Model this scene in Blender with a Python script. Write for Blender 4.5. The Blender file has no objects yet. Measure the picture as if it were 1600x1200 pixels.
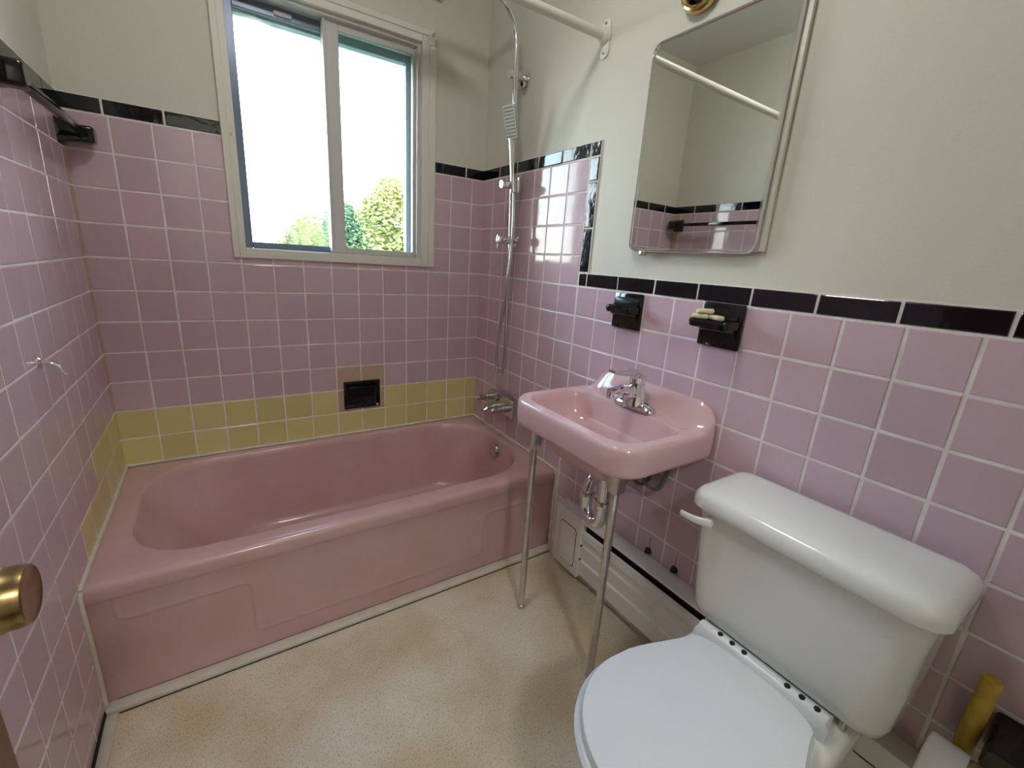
import bpy, bmesh, math, random
from mathutils import Vector, Matrix, noise
random.seed(7)
sc = bpy.context.scene
col = sc.collection
PI = math.pi
T = 0.1095                 # tile pitch
WX = 1.490                 # right wall
LX = -0.009                # left wall
FY = -2.42                 # front wall (behind the camera)
CZ = 2.44                  # ceiling
def ZR(r): return (r + 5.5) * T      # height of tile row line r (0 = top of the yellow rows)

# ------------------------------------------------------------------ camera
cam_d = bpy.data.cameras.new('camera'); cam = bpy.data.objects.new('camera', cam_d); col.objects.link(cam)
CAMR = [[0.8382693, -0.5416159, 0.0629037], [-0.0952258, -0.2590135, -0.9611681], [0.5368768, 0.7997276, -0.2686989]]
CAMC = (0.35679, -2.04821, 1.22437)
cam.matrix_world = Matrix(((CAMR[0][0], -CAMR[1][0], -CAMR[2][0], CAMC[0]),
                           (CAMR[0][1], -CAMR[1][1], -CAMR[2][1], CAMC[1]),
                           (CAMR[0][2], -CAMR[1][2], -CAMR[2][2], CAMC[2]), (0, 0, 0, 1)))
cam_d.sensor_width = 36; cam_d.sensor_fit = 'HORIZONTAL'; cam_d.lens = 15.4644
cam_d.clip_start = 0.02; cam_d.clip_end = 300
sc.camera = cam

# ------------------------------------------------------------------ world, light, exposure
w = bpy.data.worlds.new('sky'); sc.world = w; w.use_nodes = True
wn, wl = w.node_tree.nodes, w.node_tree.links
wn.clear()
wo = wn.new('ShaderNodeOutputWorld'); wb = wn.new('ShaderNodeBackground')
tc = wn.new('ShaderNodeTexCoord'); sx = wn.new('ShaderNodeSeparateXYZ'); rp = wn.new('ShaderNodeValToRGB')
wl.new(tc.outputs['Generated'], sx.inputs[0]); wl.new(sx.outputs['Z'], rp.inputs[0])
rp.color_ramp.elements[0].position = 0.0; rp.color_ramp.elements[0].color = (1.0, .97, .90, 1)
rp.color_ramp.elements[1].position = 0.75; rp.color_ramp.elements[1].color = (.36, .62, 1.0, 1)
e = rp.color_ramp.elements.new(.12); e.color = (.86, .96, 1.0, 1)
e = rp.color_ramp.elements.new(.35); e.color = (.56, .80, 1.0, 1)
wl.new(rp.outputs[0], wb.inputs[0]); wb.inputs[1].default_value = 7.5
wl.new(wb.outputs[0], wo.inputs[0])

def area(name, loc, rot, sx_, sy_, power, color, portal=False):
    l = bpy.data.lights.new(name, 'AREA'); l.shape = 'RECTANGLE'; l.size = sx_; l.size_y = sy_
    l.energy = power; l.color = color
    if portal: l.cycles.is_portal = True
    o = bpy.data.objects.new(name, l); col.objects.link(o); o.location = loc; o.rotation_euler = rot
    return o
area('window_portal', (.807, .17, 1.64), (-PI/2, 0, 0), .74, .92, 1, (1, 1, 1), True)
# strengths of two unseen lamps added to lift the shadows: hall and bathroom ceiling
HALL_W, ROOM_W = 38.0, 14.5
sc.view_settings.view_transform = 'Standard'; sc.view_settings.look = 'None'
sc.view_settings.exposure = 1.3; sc.view_settings.gamma = 1.0
sc.view_settings.use_curve_mapping = False
sc.cycles.max_bounces = 10; sc.cycles.diffuse_bounces = 6; sc.cycles.glossy_bounces = 6
sc.cycles.transparent_max_bounces = 12; sc.cycles.sample_clamp_indirect = 6
sc.cycles.caustics_reflective = False

# ------------------------------------------------------------------ materials
MATS = {}
def mat(name, color, rough=.5, metal=0., bump=0., bscale=60., spec=.5, coat=0., var=0., island=0., noise_col=None, nscale=40.):
    m = bpy.data.materials.new(name); m.use_nodes = True; MATS[name] = m
    n, l = m.node_tree.nodes, m.node_tree.links
    b = n['Principled BSDF']
    b.inputs['Base Color'].default_value = (*color, 1); b.inputs['Roughness'].default_value = rough
    b.inputs['Metallic'].default_value = metal; b.inputs['Specular IOR Level'].default_value = spec
    b.inputs['Coat Weight'].default_value = coat; b.inputs['Coat Roughness'].default_value = .05
    src = None
    t = n.new('ShaderNodeTexCoord')
    if noise_col or var:
        nz = n.new('ShaderNodeTexNoise'); nz.inputs['Scale'].default_value = nscale; nz.inputs['Detail'].default_value = 4
        l.new(t.outputs['Object'], nz.inputs['Vector'])
        mx = n.new('ShaderNodeMix'); mx.data_type = 'RGBA'
        mr = n.new('ShaderNodeMapRange'); mr.inputs[1].default_value = .35; mr.inputs[2].default_value = .65
        l.new(nz.outputs['Fac'], mr.inputs[0]); l.new(mr.outputs[0], mx.inputs[0])
        c2 = noise_col if noise_col else tuple(max(0, c*(1-var)) for c in color)
        mx.inputs[6].default_value = (*color, 1); mx.inputs[7].default_value = (*c2, 1)
        src = mx.outputs[2]
    if island:
        g = n.new('ShaderNodeNewGeometry'); hs = n.new('ShaderNodeHueSaturation')
        mr2 = n.new('ShaderNodeMapRange'); mr2.inputs[3].default_value = 1-island; mr2.inputs[4].default_value = 1+island
        l.new(g.outputs['Random Per Island'], mr2.inputs[0]); l.new(mr2.outputs[0], hs.inputs['Value'])
        if src: l.new(src, hs.inputs['Color'])
        else: hs.inputs['Color'].default_value = (*color, 1)
        src = hs.outputs[0]
    if src: l.new(src, b.inputs['Base Color'])
    if bump:
        nb = n.new('ShaderNodeTexNoise'); nb.inputs['Scale'].default_value = bscale; nb.inputs['Detail'].default_value = 3
        l.new(t.outputs['Object'], nb.inputs['Vector'])
        bp = n.new('ShaderNodeBump'); bp.inputs['Strength'].default_value = 1.0; bp.inputs['Distance'].default_value = bump
        l.new(nb.outputs['Fac'], bp.inputs['Height']); l.new(bp.outputs[0], b.inputs['Normal'])
    return m
PINK_TILE = mat('pink_tile', (.61, .45, .525), .09, bump=.0009, bscale=9, island=.06, spec=.4)
YEL_TILE = mat('yellow_tile', (.68, .61, .28), .16, bump=.0006, bscale=9, island=.06)
TAN_TILE = mat('tan_tile', (.54, .41, .30), .16, bump=.0006, bscale=9, island=.06)
BLK_TILE = mat('black_tile', (.006, .006, .009), .06, bump=.0012, bscale=14)
GROUT = mat('grout', (.86, .84, .84), .8, bump=.0004, bscale=200, noise_col=(.74, .69, .66), nscale=14)
PAINT = mat('wall_paint', (.66, .66, .575), .5, bump=.0003, bscale=160, spec=.35)
CEILM = mat('ceiling_paint', (.78, .79, .76), .8, bump=.001, bscale=120)
TRIMW = mat('white_paint', (.74, .73, .66), .4, bump=.0003, bscale=60)
CAULK = mat('caulk', (.70, .68, .60), .55, noise_col=(.64, .61, .52), nscale=18)
ENAMEL = mat('pink_enamel', (.61, .41, .42), .22, coat=.3, bump=.0002, bscale=60, noise_col=(.57, .37, .365), nscale=5)
SINKP = mat('pink_china', (.71, .49, .52), .1, coat=.3)
CHINA = mat('white_china', (.80, .82, .80), .12, coat=.2)
SEATM = mat('white_plastic', (.72, .77, .80), .22, spec=.5)
HEATM = mat('heater_enamel', (.80, .80, .77), .35, noise_col=(.77, .76, .72), nscale=8)
CHROME = mat('chrome', (.78, .78, .80), .07, 1.)
DCHROME = mat('worn_chrome', (.64, .64, .65), .18, 1., noise_col=(.54, .53, .51), nscale=35)
STEEL = mat('hose_steel', (.55, .55, .57), .22, 1.)
BRASS = mat('brass', (.62, .44, .18), .18, 1.)
OLDBRASS = mat('aged_brass', (.40, .29, .13), .28, 1., noise_col=(.22, .15, .07), nscale=35)
BLKG = mat('black_glaze', (.006, .006, .008), .07)
BLACK = mat('black_void', (.006, .006, .006), .7)
DARKBR = mat('dark_corrosion', (.035, .03, .02), .8)
ALU = mat('window_vinyl', (.60, .60, .58), .4)
ALUD = mat('dark_sash_aluminium', (.15, .18, .25), .3, .3)
MIRROR = mat('mirror_silver', (.80, .84, .80), .015, 1.)
WOOD = mat('door_wood', (.17, .075, .025), .35, noise_col=(.10, .04, .012), nscale=18)
YELLOW = mat('yellow_paint', (.62, .40, .05), .4, noise_col=(.50, .31, .035), nscale=40)
PAPER = mat('tissue_paper', (.85, .87, .90), .95, bump=.0006, bscale=220)
CARD = mat('roller_wood', (.55, .40, .24), .6, noise_col=(.35, .22, .12), nscale=50)
CREAM = mat('cream_soap', (.78, .74, .52), .6)
RUBBER = mat('grey_rubber', (.16, .17, .17), .5)
RUBR = mat('red_rubber', (.25, .04, .03), .6)
FROST = mat('shower_face', (.62, .70, .66), .3)
NOZ = mat('nozzle_rubber', (.03, .04, .04), .6)
LEAF = mat('leaves', (.20, .25, .09), .7, noise_col=(.36, .33, .11), nscale=1.2, island=.3)
LEAF2 = mat('green_leaves', (.14, .22, .13), .7, noise_col=(.25, .30, .12), nscale=1.5, island=.3)
BARK = mat('bark', (.09, .06, .04), .9)
GRASS = mat('lawn', (.10, .13, .06), .9, var=.4, nscale=3)
SHINGLE = mat('roof_shingles', (.30, .28, .27), .8, var=.3, nscale=20)
SIDING = mat('siding', (.75, .74, .70), .7)
SOFFIT = mat('soffit', (.42, .46, .52), .7)

# vinyl floor: beige with fine dark flecks
def floor_mat():
    m = bpy.data.materials.new('vinyl_floor'); m.use_nodes = True
    n, l = m.node_tree.nodes, m.node_tree.links; b = n['Principled BSDF']
    t = n.new('ShaderNodeTexCoord')
    nz = n.new('ShaderNodeTexNoise'); nz.inputs['Scale'].default_value = 330; nz.inputs['Detail'].default_value = 2
    mp = n.new('ShaderNodeMapping'); mp.inputs['Scale'].default_value = (1, .42, 1); mp.inputs['Rotation'].default_value = (0, 0, .5)
    l.new(t.outputs['Object'], mp.inputs[0]); l.new(mp.outputs[0], nz.inputs['Vector'])
    r = n.new('ShaderNodeValToRGB'); r.color_ramp.elements[0].position = .32; r.color_ramp.elements[1].position = .47
    r.color_ramp.elements[0].color = (.52, .44, .30, 1); r.color_ramp.elements[1].color = (.76, .73, .60, 1)
    l.new(nz.outputs['Fac'], r.inputs[0])
    n2 = n.new('ShaderNodeTexNoise'); n2.inputs['Scale'].default_value = 3.5; n2.inputs['Detail'].default_value = 5
    l.new(t.outputs['Object'], n2.inputs['Vector'])
    mx = n.new('ShaderNodeMix'); mx.data_type = 'RGBA'; mx.blend_type = 'MULTIPLY'
    r2 = n.new('ShaderNodeValToRGB'); r2.color_ramp.elements[0].position = .35; r2.color_ramp.elements[1].position = .6
    r2.color_ramp.elements[0].color = (.82, .74, .60, 1); r2.color_ramp.elements[1].color = (1, 1, 1, 1)
    l.new(n2.outputs['Fac'], r2.inputs[0]); mx.inputs[0].default_value = 1
    l.new(r.outputs[0], mx.inputs[6]); l.new(r2.outputs[0], mx.inputs[7]); l.new(mx.outputs[2], b.inputs['Base Color'])
    b.inputs['Roughness'].default_value = .28
    n3 = n.new('ShaderNodeTexNoise'); n3.inputs['Scale'].default_value = 170; n3.inputs['Detail'].default_value = 2
    l.new(t.outputs['Object'], n3.inputs['Vector'])
    bp = n.new('ShaderNodeBump'); bp.inputs['Strength'].default_value = .6; bp.inputs['Distance'].default_value = .0012
    l.new(n3.outputs['Fac'], bp.inputs['Height']); l.new(bp.outputs[0], b.inputs['Normal'])
    return m
VINYL = floor_mat()

def glass_mat(name, wavy):
    m = bpy.data.materials.new(name); m.use_nodes = True
    n, l = m.node_tree.nodes, m.node_tree.links; n.clear()
    o = n.new('ShaderNodeOutputMaterial'); tr = n.new('ShaderNodeBsdfTransparent'); gl = n.new('ShaderNodeBsdfGlossy')
    gl.inputs['Roughness'].default_value = .02; tr.inputs[0].default_value = (.95, .98, .97, 1)
    fr = n.new('ShaderNodeFresnel'); fr.inputs[0].default_value = 1.5
    mx = n.new('ShaderNodeMixShader'); l.new(fr.outputs[0], mx.inputs[0])
    base = tr.outputs[0]
    if wavy:
        t = n.new('ShaderNodeTexCoord'); nz = n.new('ShaderNodeTexNoise'); nz.inputs['Scale'].default_value = 38
        mp = n.new('ShaderNodeMapping'); mp.inputs['Scale'].default_value = (.6, 1, 1.6)
        l.new(t.outputs['Object'], mp.inputs[0]); l.new(mp.outputs[0], nz.inputs['Vector'])
        bp = n.new('ShaderNodeBump'); bp.inputs['Distance'].default_value = .0014; l.new(nz.outputs['Fac'], bp.inputs['Height'])
        rf = n.new('ShaderNodeBsdfRefraction'); rf.inputs['IOR'].default_value = 1.35; rf.inputs['Roughness'].default_value = .0
        l.new(bp.outputs[0], rf.inputs['Normal'])
        m2 = n.new('ShaderNodeMixShader'); m2.inputs[0].default_value = 1.0
        l.new(tr.outputs[0], m2.inputs[1]); l.new(rf.outputs[0], m2.inputs[2]); base = m2.outputs[0]
    l.new(base, mx.inputs[1]); l.new(gl.outputs[0], mx.inputs[2]); l.new(mx.outputs[0], o.inputs[0])
    return m
GLASS = glass_mat('clear_glass', False); GLASSW = glass_mat('wavy_glass', True)

# ------------------------------------------------------------------ mesh helpers
class MB:
    def __init__(s): s.v = []; s.f = []; s.m = []
    def add(s, vs, fs, mi=0, M=None):
        o = len(s.v)
        s.v += [tuple(M @ Vector(p)) if M else tuple(p) for p in vs]
        s.f += [tuple(i+o for i in f) for f in fs]; s.m += [mi]*len(fs)
    def box(s, x0, x1, y0, y1, z0, z1, mi=0, M=None):
        vs = [(x, y, z) for z in (z0, z1) for y in (y0, y1) for x in (x0, x1)]
        s.add(vs, [(0, 2, 3, 1), (4, 5, 7, 6), (0, 1, 5, 4), (2, 6, 7, 3), (0, 4, 6, 2), (1, 3, 7, 5)], mi, M)
    def bbox(s, x0, x1, y0, y1, z0, z1, r=.003, seg=2, mi=0, M=None):
        bm = bmesh.new()
        bmesh.ops.create_cube(bm, size=1)
        for v in bm.verts:
            v.co = Vector(((x0+x1)/2 + v.co.x*(x1-x0), (y0+y1)/2 + v.co.y*(y1-y0), (z0+z1)/2 + v.co.z*(z1-z0)))
        bmesh.ops.bevel(bm, geom=bm.edges[:], offset=r, segments=seg, profile=.5, affect='EDGES')
        bm.verts.index_update()
        s.add([v.co[:] for v in bm.verts], [tuple(v.index for v in f.verts) for f in bm.faces], mi, M); bm.free()
    def rings(s, R, cap0=True, cap1=True, mi=0, M=None, closed=True):
        n = len(R[0]); vs = [p for r in R for p in r]; fs = []
        for i in range(len(R)-1):
            for j in range(n if closed else n-1):
                k = (j+1) % n
                fs.append((i*n+j, i*n+k, (i+1)*n+k, (i+1)*n+j))
        if cap0: fs.append(tuple(reversed(range(n))))
        if cap1: fs.append(tuple(range((len(R)-1)*n, len(R)*n)))
        s.add(vs, fs, mi, M)
    def tube(s, pts, r, seg=14, mi=0, caps=True, M=None):
        P = [Vector(p) for p in pts]; R = []
        rr = r if isinstance(r, (list, tuple)) else [r]*len(P)
        up = None
        for i, p in enumerate(P):
            d = (P[min(i+1, len(P)-1)] - P[max(i-1, 0)]).normalized()
            if up is None:
                up = d.cross(Vector((0, 0, 1)))
                if up.length < .1: up = d.cross(Vector((0, 1, 0)))
                up.normalize()
            else:
                up = (up - d*up.dot(d)).normalized()
            w_ = d.cross(up)
            R.append([p + (up*math.cos(2*PI*j/seg) + w_*math.sin(2*PI*j/seg))*rr[i] for j in range(seg)])
        s.rings(R, caps, caps, mi, M)
    def lathe(s, prof, seg=28, mi=0, M=None, caps=True):   # prof: (r, h) along local z
        R = [[(r*math.cos(2*PI*j/seg), r*math.sin(2*PI*j/seg), h) for j in range(seg)] for r, h in prof]
        s.rings(R, caps, caps, mi, M)
    def build(s, name, mats, parent=None, smooth=True, ang=40):
        me = bpy.data.meshes.new(name); me.from_pydata(s.v, [], s.f)
        for m in (mats if isinstance(mats, (list, tuple)) else [mats]): me.materials.append(m)
        me.polygons.foreach_set('material_index', s.m)
        bm = bmesh.new(); bm.from_mesh(me); bmesh.ops.recalc_face_normals(bm, faces=bm.faces[:]) if name not in NOREC else None
        bm.to_mesh(me); bm.free()
        if smooth:
            me.polygons.foreach_set('use_smooth', [True]*len(me.polygons))
            me.set_sharp_from_angle(angle=math.radians(ang))
        me.update()
        o = bpy.data.objects.new(name, me); col.objects.link(o)
        if parent: attach(o, parent)
        return o
NOREC = set()
def attach(o, parent):
    o.parent = parent
    o.matrix_parent_inverse = parent.matrix_world.inverted() if parent.type != 'EMPTY' else Matrix.Translation(-Vector(parent.location))
def tag(o, label, cat, group=None):
    o['label'] = label; o['category'] = cat
    if group: o['group'] = group
    return o
def thing(name, loc, label, cat, group=None):
    o = bpy.data.objects.new(name, None); col.objects.link(o); o.location = loc; o.empty_display_size = .05
    return tag(o, label, cat, group)
def struct(o): o['kind'] = 'structure'; return o
def rr(x0, x1, y0, y1, r, z, nc=8, ns=10):
    """closed rounded rectangle; r = (r00, r10, r11, r01)"""
    if not isinstance(r, (tuple, list)): r = (r,)*4
    out = []
    C = [((x0, y0), r[0], PI, (1, 1)), ((x1, y0), r[1], 1.5*PI, (-1, 1)), ((x1, y1), r[2], 0, (-1, -1)), ((x0, y1), r[3], .5*PI, (1, -1))]
    arcs = []
    for (cx, cy), q, a0, sg in C:
        ox, oy = cx + sg[0]*q, cy + sg[1]*q
        arcs.append([(ox + q*math.cos(a0 + PI/2*i/nc), oy + q*math.sin(a0 + PI/2*i/nc)) for i in range(nc+1)])
    for k in range(4):
        out += arcs[k]
        a, b = arcs[k][-1], arcs[(k+1) % 4][0]
        out += [(a[0]+(b[0]-a[0])*i/ns, a[1]+(b[1]-a[1])*i/ns) for i in range(1, ns)]
    return [(x, y, z(x, y) if callable(z) else z) for x, y in out]
def lerp_ring(A, B, t, z=None):
    o = []
    for a, b in zip(A, B):
        x, y = a[0]+(b[0]-a[0])*t, a[1]+(b[1]-a[1])*t
        zz = a[2]+(b[2]-a[2])*t if z is None else (z(x, y) if callable(z) else z)
        o.append((x, y, zz))
    return o
def sm(t): t = max(0, min(1, t)); return t*t*(3-2*t)
def bez(P, n=12):
    """smooth Catmull-Rom path through the points"""
    P = [Vector(p) for p in P]; out = []
    Q = [P[0]*2-P[1]] + P + [P[-1]*2-P[-2]]
    for i in range(1, len(Q)-2):
        for k in range(n):
            t = k/n
            out.append(.5*((2*Q[i]) + (-Q[i-1]+Q[i+1])*t + (2*Q[i-1]-5*Q[i]+4*Q[i+1]-Q[i+2])*t*t + (-Q[i-1]+3*Q[i]-3*Q[i+1]+Q[i+2])*t**3))
    out.append(P[-1]); return out
def axis(loc, d):
    """matrix taking local z to direction d at loc"""
    return Matrix.Translation(Vector(loc)) @ Vector(d).to_track_quat('Z', 'Y').to_matrix().to_4x4()

# ------------------------------------------------------------------ room shell
TH = .14
m = MB(); m.box(LX-.12, WX+.12, FY-.12, .16, -.08, 0); floor = struct(m.build('floor', VINYL, smooth=False))
m = MB(); m.box(LX-.12, WX+.12, FY-.12, .16, CZ, CZ+.1); struct(m.build('ceiling', CEILM, smooth=False))
WO = (.452, 1.172, 1.204, 2.082)    # window opening x0 x1 z0 z1
m = MB()
m.box(LX-.12, WO[0], 0, .15, -.08, CZ); m.box(WO[1], WX+.12, 0, .15, -.08, CZ)
m.box(WO[0], WO[1], 0, .15, -.08, WO[2]); m.box(WO[0], WO[1], 0, .15, WO[3], CZ)
wall_back = struct(m.build('wall_back', PAINT, smooth=False))
m = MB(); m.box(WX, WX+.12, FY-.12, 0, 0, CZ); wall_right = struct(m.build('wall_right', PAINT, smooth=False))
m = MB(); m.box(LX-.12, LX, FY-.12, 0, 0, CZ); wall_left = struct(m.build('wall_left', PAINT, smooth=False))
DX0, DX1, DZ = .12, .90, 2.03       # doorway
m = MB(); m.box(LX, DX0, FY-.1, FY, 0, CZ); m.box(DX1, WX, FY-.1, FY, 0, CZ); m.box(DX0, DX1, FY-.1, FY, DZ, CZ)
wall_front = struct(m.build('wall_front', PAINT, smooth=False))
# hall beyond the doorway
HY = FY-.1
m = MB(); m.box(-.9, 1.9, HY-1.3, HY-.02, -.08, 0); struct(m.build('floor_hall', WOOD, smooth=False))
m = MB()
m.box(-1.0, 2.0, HY-1.4, HY-1.3, 0, CZ); m.box(-1.0, -.9, HY-1.3, HY, 0, CZ); m.box(1.9, 2.0, HY-1.3, HY, 0, CZ)
m.box(-.9, LX-.12, HY-.02, HY, 0, CZ); m.box(WX+.12, 1.9, HY-.02, HY, 0, CZ)
struct(m.build('wall_hall', PAINT, smooth=False))
m = MB(); m.box(-1.0, 2.0, HY-1.4, HY-.02, CZ, CZ+.08); struct(m.build('ceiling_hall', CEILM, smooth=False))

# ------------------------------------------------------------------ tiling
def tile_geo(mb, P0, U, V, N, u0, u1, v0, v1, g, th, mi, rnd=.0005):
    P0, U, V, N = Vector(P0), Vector(U), Vector(V), Vector(N)
    a, b, c, d = u0+g/2, u1-g/2, v0+g/2, v1-g/2
    if b-a < .006 or d-c < .006: return
    bev = min(.0028, (b-a)/3, (d-c)/3)
    tu, tv = random.uniform(-1, 1)*rnd, random.uniform(-1, 1)*rnd
    vs = []
    for ins, h in ((0, 0), (0, th*.45), (bev*.35, th*.85), (bev, th)):
        for (x, y, su, sv) in ((a+ins, c+ins, -1, -1), (b-ins, c+ins, 1, -1), (b-ins, d-ins, 1, 1), (a+ins, d-ins, -1, 1)):
            hh = h + ((su*tu + sv*tv) if h > 0 else 0)
            vs.append(P0 + U*x + V*y + N*hh)
    fs = []
    for k in range(3):
        for j in range(4): fs.append((k*4+j, k*4+(j+1) % 4, (k+1)*4+(j+1) % 4, (k+1)*4+j))
    fs.append((12, 13, 14, 15))
    mb.add(vs, fs, mi)
def grid_tiles(mb, P0, U, V, N, uline, vline, zone, excl=None, color=None, g=.0042, th=.0055):
    u0, u1, v0, v1 = zone
    for i in range(len(uline)-1):
        for j in range(len(vline)-1):
            a, b, c, d = max(uline[i], u0), min(uline[i+1], u1), max(vline[j], v0), min(vline[j+1], v1)
            if b-a < .008 or d-c < .008: continue
            mi = color((a+b)/2, (c+d)/2) if color else 0
            if excl and a < excl[1] and b > excl[0] and c < excl[3] and d > excl[2]:
                ex = excl; gg = g
                # keep the piece outside the excluded rectangle
                if c < ex[2]: tile_geo(mb, P0, U, V, N, a, b, c, ex[2]+g/2, g, th, mi)
                if a < ex[0]: tile_geo(mb, P0, U, V, N, a, ex[0]+g/2, max(c, ex[2]-g/2), d, g, th, mi)
                if b > ex[1]: tile_geo(mb, P0, U, V, N, ex[1]-g/2, b, max(c, ex[2]-g/2), d, g, th, mi)
                continue
            tile_geo(mb, P0, U, V, N, a, b, c, d, g, th, mi)
TM = [PINK_TILE, YEL_TILE, TAN_TILE, BLK_TILE, GROUT]
vl = [ZR(r) for r in range(-6, 10)]
def grout(mb, P0, U, V, N, u0, u1, v0, v1, h=.0044):
    P0, U, V, N = Vector(P0), Vector(U), Vector(V), Vector(N)
    vs = [P0+U*a+V*b+N*k for k in (0, h) for a, b in ((u0, v0), (u1, v0), (u1, v1), (u0, v1))]
    mb.add(vs, [(4, 5, 6, 7), (0, 1, 5, 4), (1, 2, 6, 5), (2, 3, 7, 6), (3, 0, 4, 7)], 4)
BT = .45*T
# back wall
def cb(u, v):
    r = v/T-5.5; c = u/T
    if 7 < c < 9 and -1 < r < 1: return 2
    return 1 if r < 0 else 0
mb = MB(); a = ((0, 0, 0), (1, 0, 0), (0, 0, 1), (0, -1, 0))
ul = [LX] + [k*T for k in range(1, 14)] + [WX]
EX = (.4385, 1.204, 1.19, 9)
grid_tiles(mb, *a, ul, vl, (LX, WX, .36, ZR(9)), EX, cb, g=.0036)
grout(mb, *a, LX, WX, .34, 1.19); grout(mb, *a, LX, .43, 1.19, ZR(9)); grout(mb, *a, 1.205, WX, 1.19, ZR(9))
for x0, x1 in ((LX, .90*T), (.90*T, 2.33*T), (2.33*T, .425), (1.222, 12.69*T), (12.69*T, WX)):
    tile_geo(mb, *a, x0, x1, ZR(9), ZR(9)+BT, .005, .0066, 3)
    grout(mb, *a, x0, x1, ZR(9), ZR(9)+BT)
mb.build('tiling', TM, wall_back, smooth=False)
# right wall (u = distance from the window wall)
mb = MB(); a = ((WX, 0, 0), (0, -1, 0), (0, 0, 1), (-1, 0, 0))
END = -FY
ul = [k*T-.003*(k > 0) for k in range(0, 23)]; SX = 7.0*T
grid_tiles(mb, *a, ul, vl, (0, SX, 0, ZR(9)))
grid_tiles(mb, *a, ul, vl, (SX, END, 0, ZR(5)))
grout(mb, *a, 0, SX+BT, 0, ZR(9)+BT); grout(mb, *a, SX+BT, END, 0, ZR(5)+BT)
xs = [0, 1.42*T, 2.74*T, 4.15*T, 5.58*T, 6.97*T, SX+BT]
for p, q in zip(xs, xs[1:]): tile_geo(mb, *a, p, q, ZR(9), ZR(9)+BT, .005, .0068, 3, .0012)
zs = [ZR(5)+BT*1.02, ZR(6.87), ZR(8.28), ZR(9)]
for p, q in zip(zs, zs[1:]): tile_geo(mb, *a, SX, SX+BT, p, q, .005, .0068, 3, .0012)
xs = [SX, 7.40*T, 8.82*T, 10.24*T, 11.63*T, 13.04*T, 14.43*T, 15.81*T, 17.23*T, 18.6*T, 20*T, 21.4*T, END]
for p, q in zip(xs, xs[1:]): tile_geo(mb, *a, p, q, ZR(5), ZR(5)+BT, .005, .0068, 3, .0008)
mb.build('tiling', TM, wall_right, smooth=False)
# left wall
def cl(u, v):
    r = v/T-5.5; s = u/T
    if -1 < r < 0: return 1 if s < 3.6 else 0
    if -2.2 < r < -1: return 1 if s < 5.65 else 0
    return 2 if s < .5 else 0
mb = MB(); a = ((LX, 0, 0), (0, -1, 0), (0, 0, 1), (1, 0, 0))
ul = [0] + [(.52+1.035*k)*T for k in range(0, 24)]
grid_tiles(mb, *a, ul, vl, (0, END, 0, ZR(9)), None, cl, g=.0034)
grout(mb, *a, 0, END, 0, ZR(9)+BT)
p = 0
while p < END-.01:
    q = min(p+1.42*T, END); tile_geo(mb, *a, p, q, ZR(9), ZR(9)+BT, .005, .0066, 3); p = q
mb.build('tiling', TM, wall_left, smooth=False)

# ------------------------------------------------------------------ trims on the floor and caulk
m = MB(); m.bbox(LX+.006, WX-.006, -.772, -.735, 0, .016, .004)
bt = struct(m.build('baseboard_tub', CAULK))
m = MB(); m.bbox(LX+.036, WX-.024, -.7740, -.7715, .0002, .0035, .0006, 1); m.build('joint', DARKBR, bt)
m = MB(); m.bbox(LX+.03, WX-.012, -.7372, -.7345, .0145, .0175, .0006, 1); m.build('joint', DARKBR, bt)
m = MB(); m.bbox(LX+.003, LX+.034, FY, -.772, 0, .007, .003)
struct(m.build('baseboard_left', CAULK))
m = MB(); m.tube(bez([(LX+.007, -.765, .012), (LX+.008, -1.0, .014), (LX+.007, -1.4, .013), (LX+.008, FY+.02, .014)], 6), .004, 6)
struct(m.build('trim_left_joint', BLACK))
m = MB(); m.bbox(WX-.022, WX-.006, FY, -.772, 0, .05, .003)
struct(m.build('baseboard_right', CAULK))

# ------------------------------------------------------------------ window
win = struct(bpy.data.objects.new('window_1', None)); col.objects.link(win); win.location = (.81, 0, 1.2)
def frame_boxes(m, x0, x1, z0, z1, w_, y0, y1, r=.002, mi=0):
    """w_ = left, right, bottom, top widths"""
    L, R_, B, T_ = w_
    m.bbox(x0, x0+L, y0, y1, z0, z1, r, 1, mi); m.bbox(x1-R_, x1, y0, y1, z0, z1, r, 1, mi)
    m.bbox(x0+L, x1-R_, y0, y1, z0, z0+B, r, 1, mi); m.bbox(x0+L, x1-R_, y0, y1, z1-T_, z1, r, 1, mi)
m = MB(); frame_boxes(m, .414, 1.228, 1.172, 2.130, (.022, .030, .014, .024), -.016, 0)
frame_boxes(m, .434, 1.200, 1.185, 2.108, (.024, .034, .022, .028), -.010, .03)
m.build('casing', TRIMW, win)
m = MB(); frame_boxes(m, .446, 1.178, 1.198, 2.088, (.010, .026, .012, .020), .012, .05)
frame_boxes(m, .452, 1.172, 1.204, 2.082, (.004, .014, .006, .012), .05, .148)
m.build('window_frame', ALU, win)
sl = MB(); frame_boxes(sl, .457, .812, 1.210, 2.074, (.031, .030, .024, .040), .080, .102)
sash = sl.build('sash', ALUD, win); sash['label'] = 'dark outer sash'
g = MB(); g.box(.484, .786, .089, .0925, 1.230, 2.040); g.build('pane', GLASSW, sash, smooth=False)
sl = MB(); frame_boxes(sl, .786, 1.158, 1.210, 2.072, (.052, .016, .024, .032), .038, .062)
sl.bbox(.779, .789, .03, .07, 1.212, 2.07, .002, 1)
s2 = sl.build('sash', ALU, win); s2['label'] = 'pale inner sash'
g = MB(); g.box(.836, 1.144, .049, .052, 1.232, 2.042); g.build('pane', GLASS, s2, smooth=False)
m = MB(); frame_boxes(m, .462, 1.162, 1.212, 2.072, (.010, .026, .020, .045), .110, .147)
m.build('screen_frame', mat('outer_aluminium', (.30, .35, .42), .4, .2), win)
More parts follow.
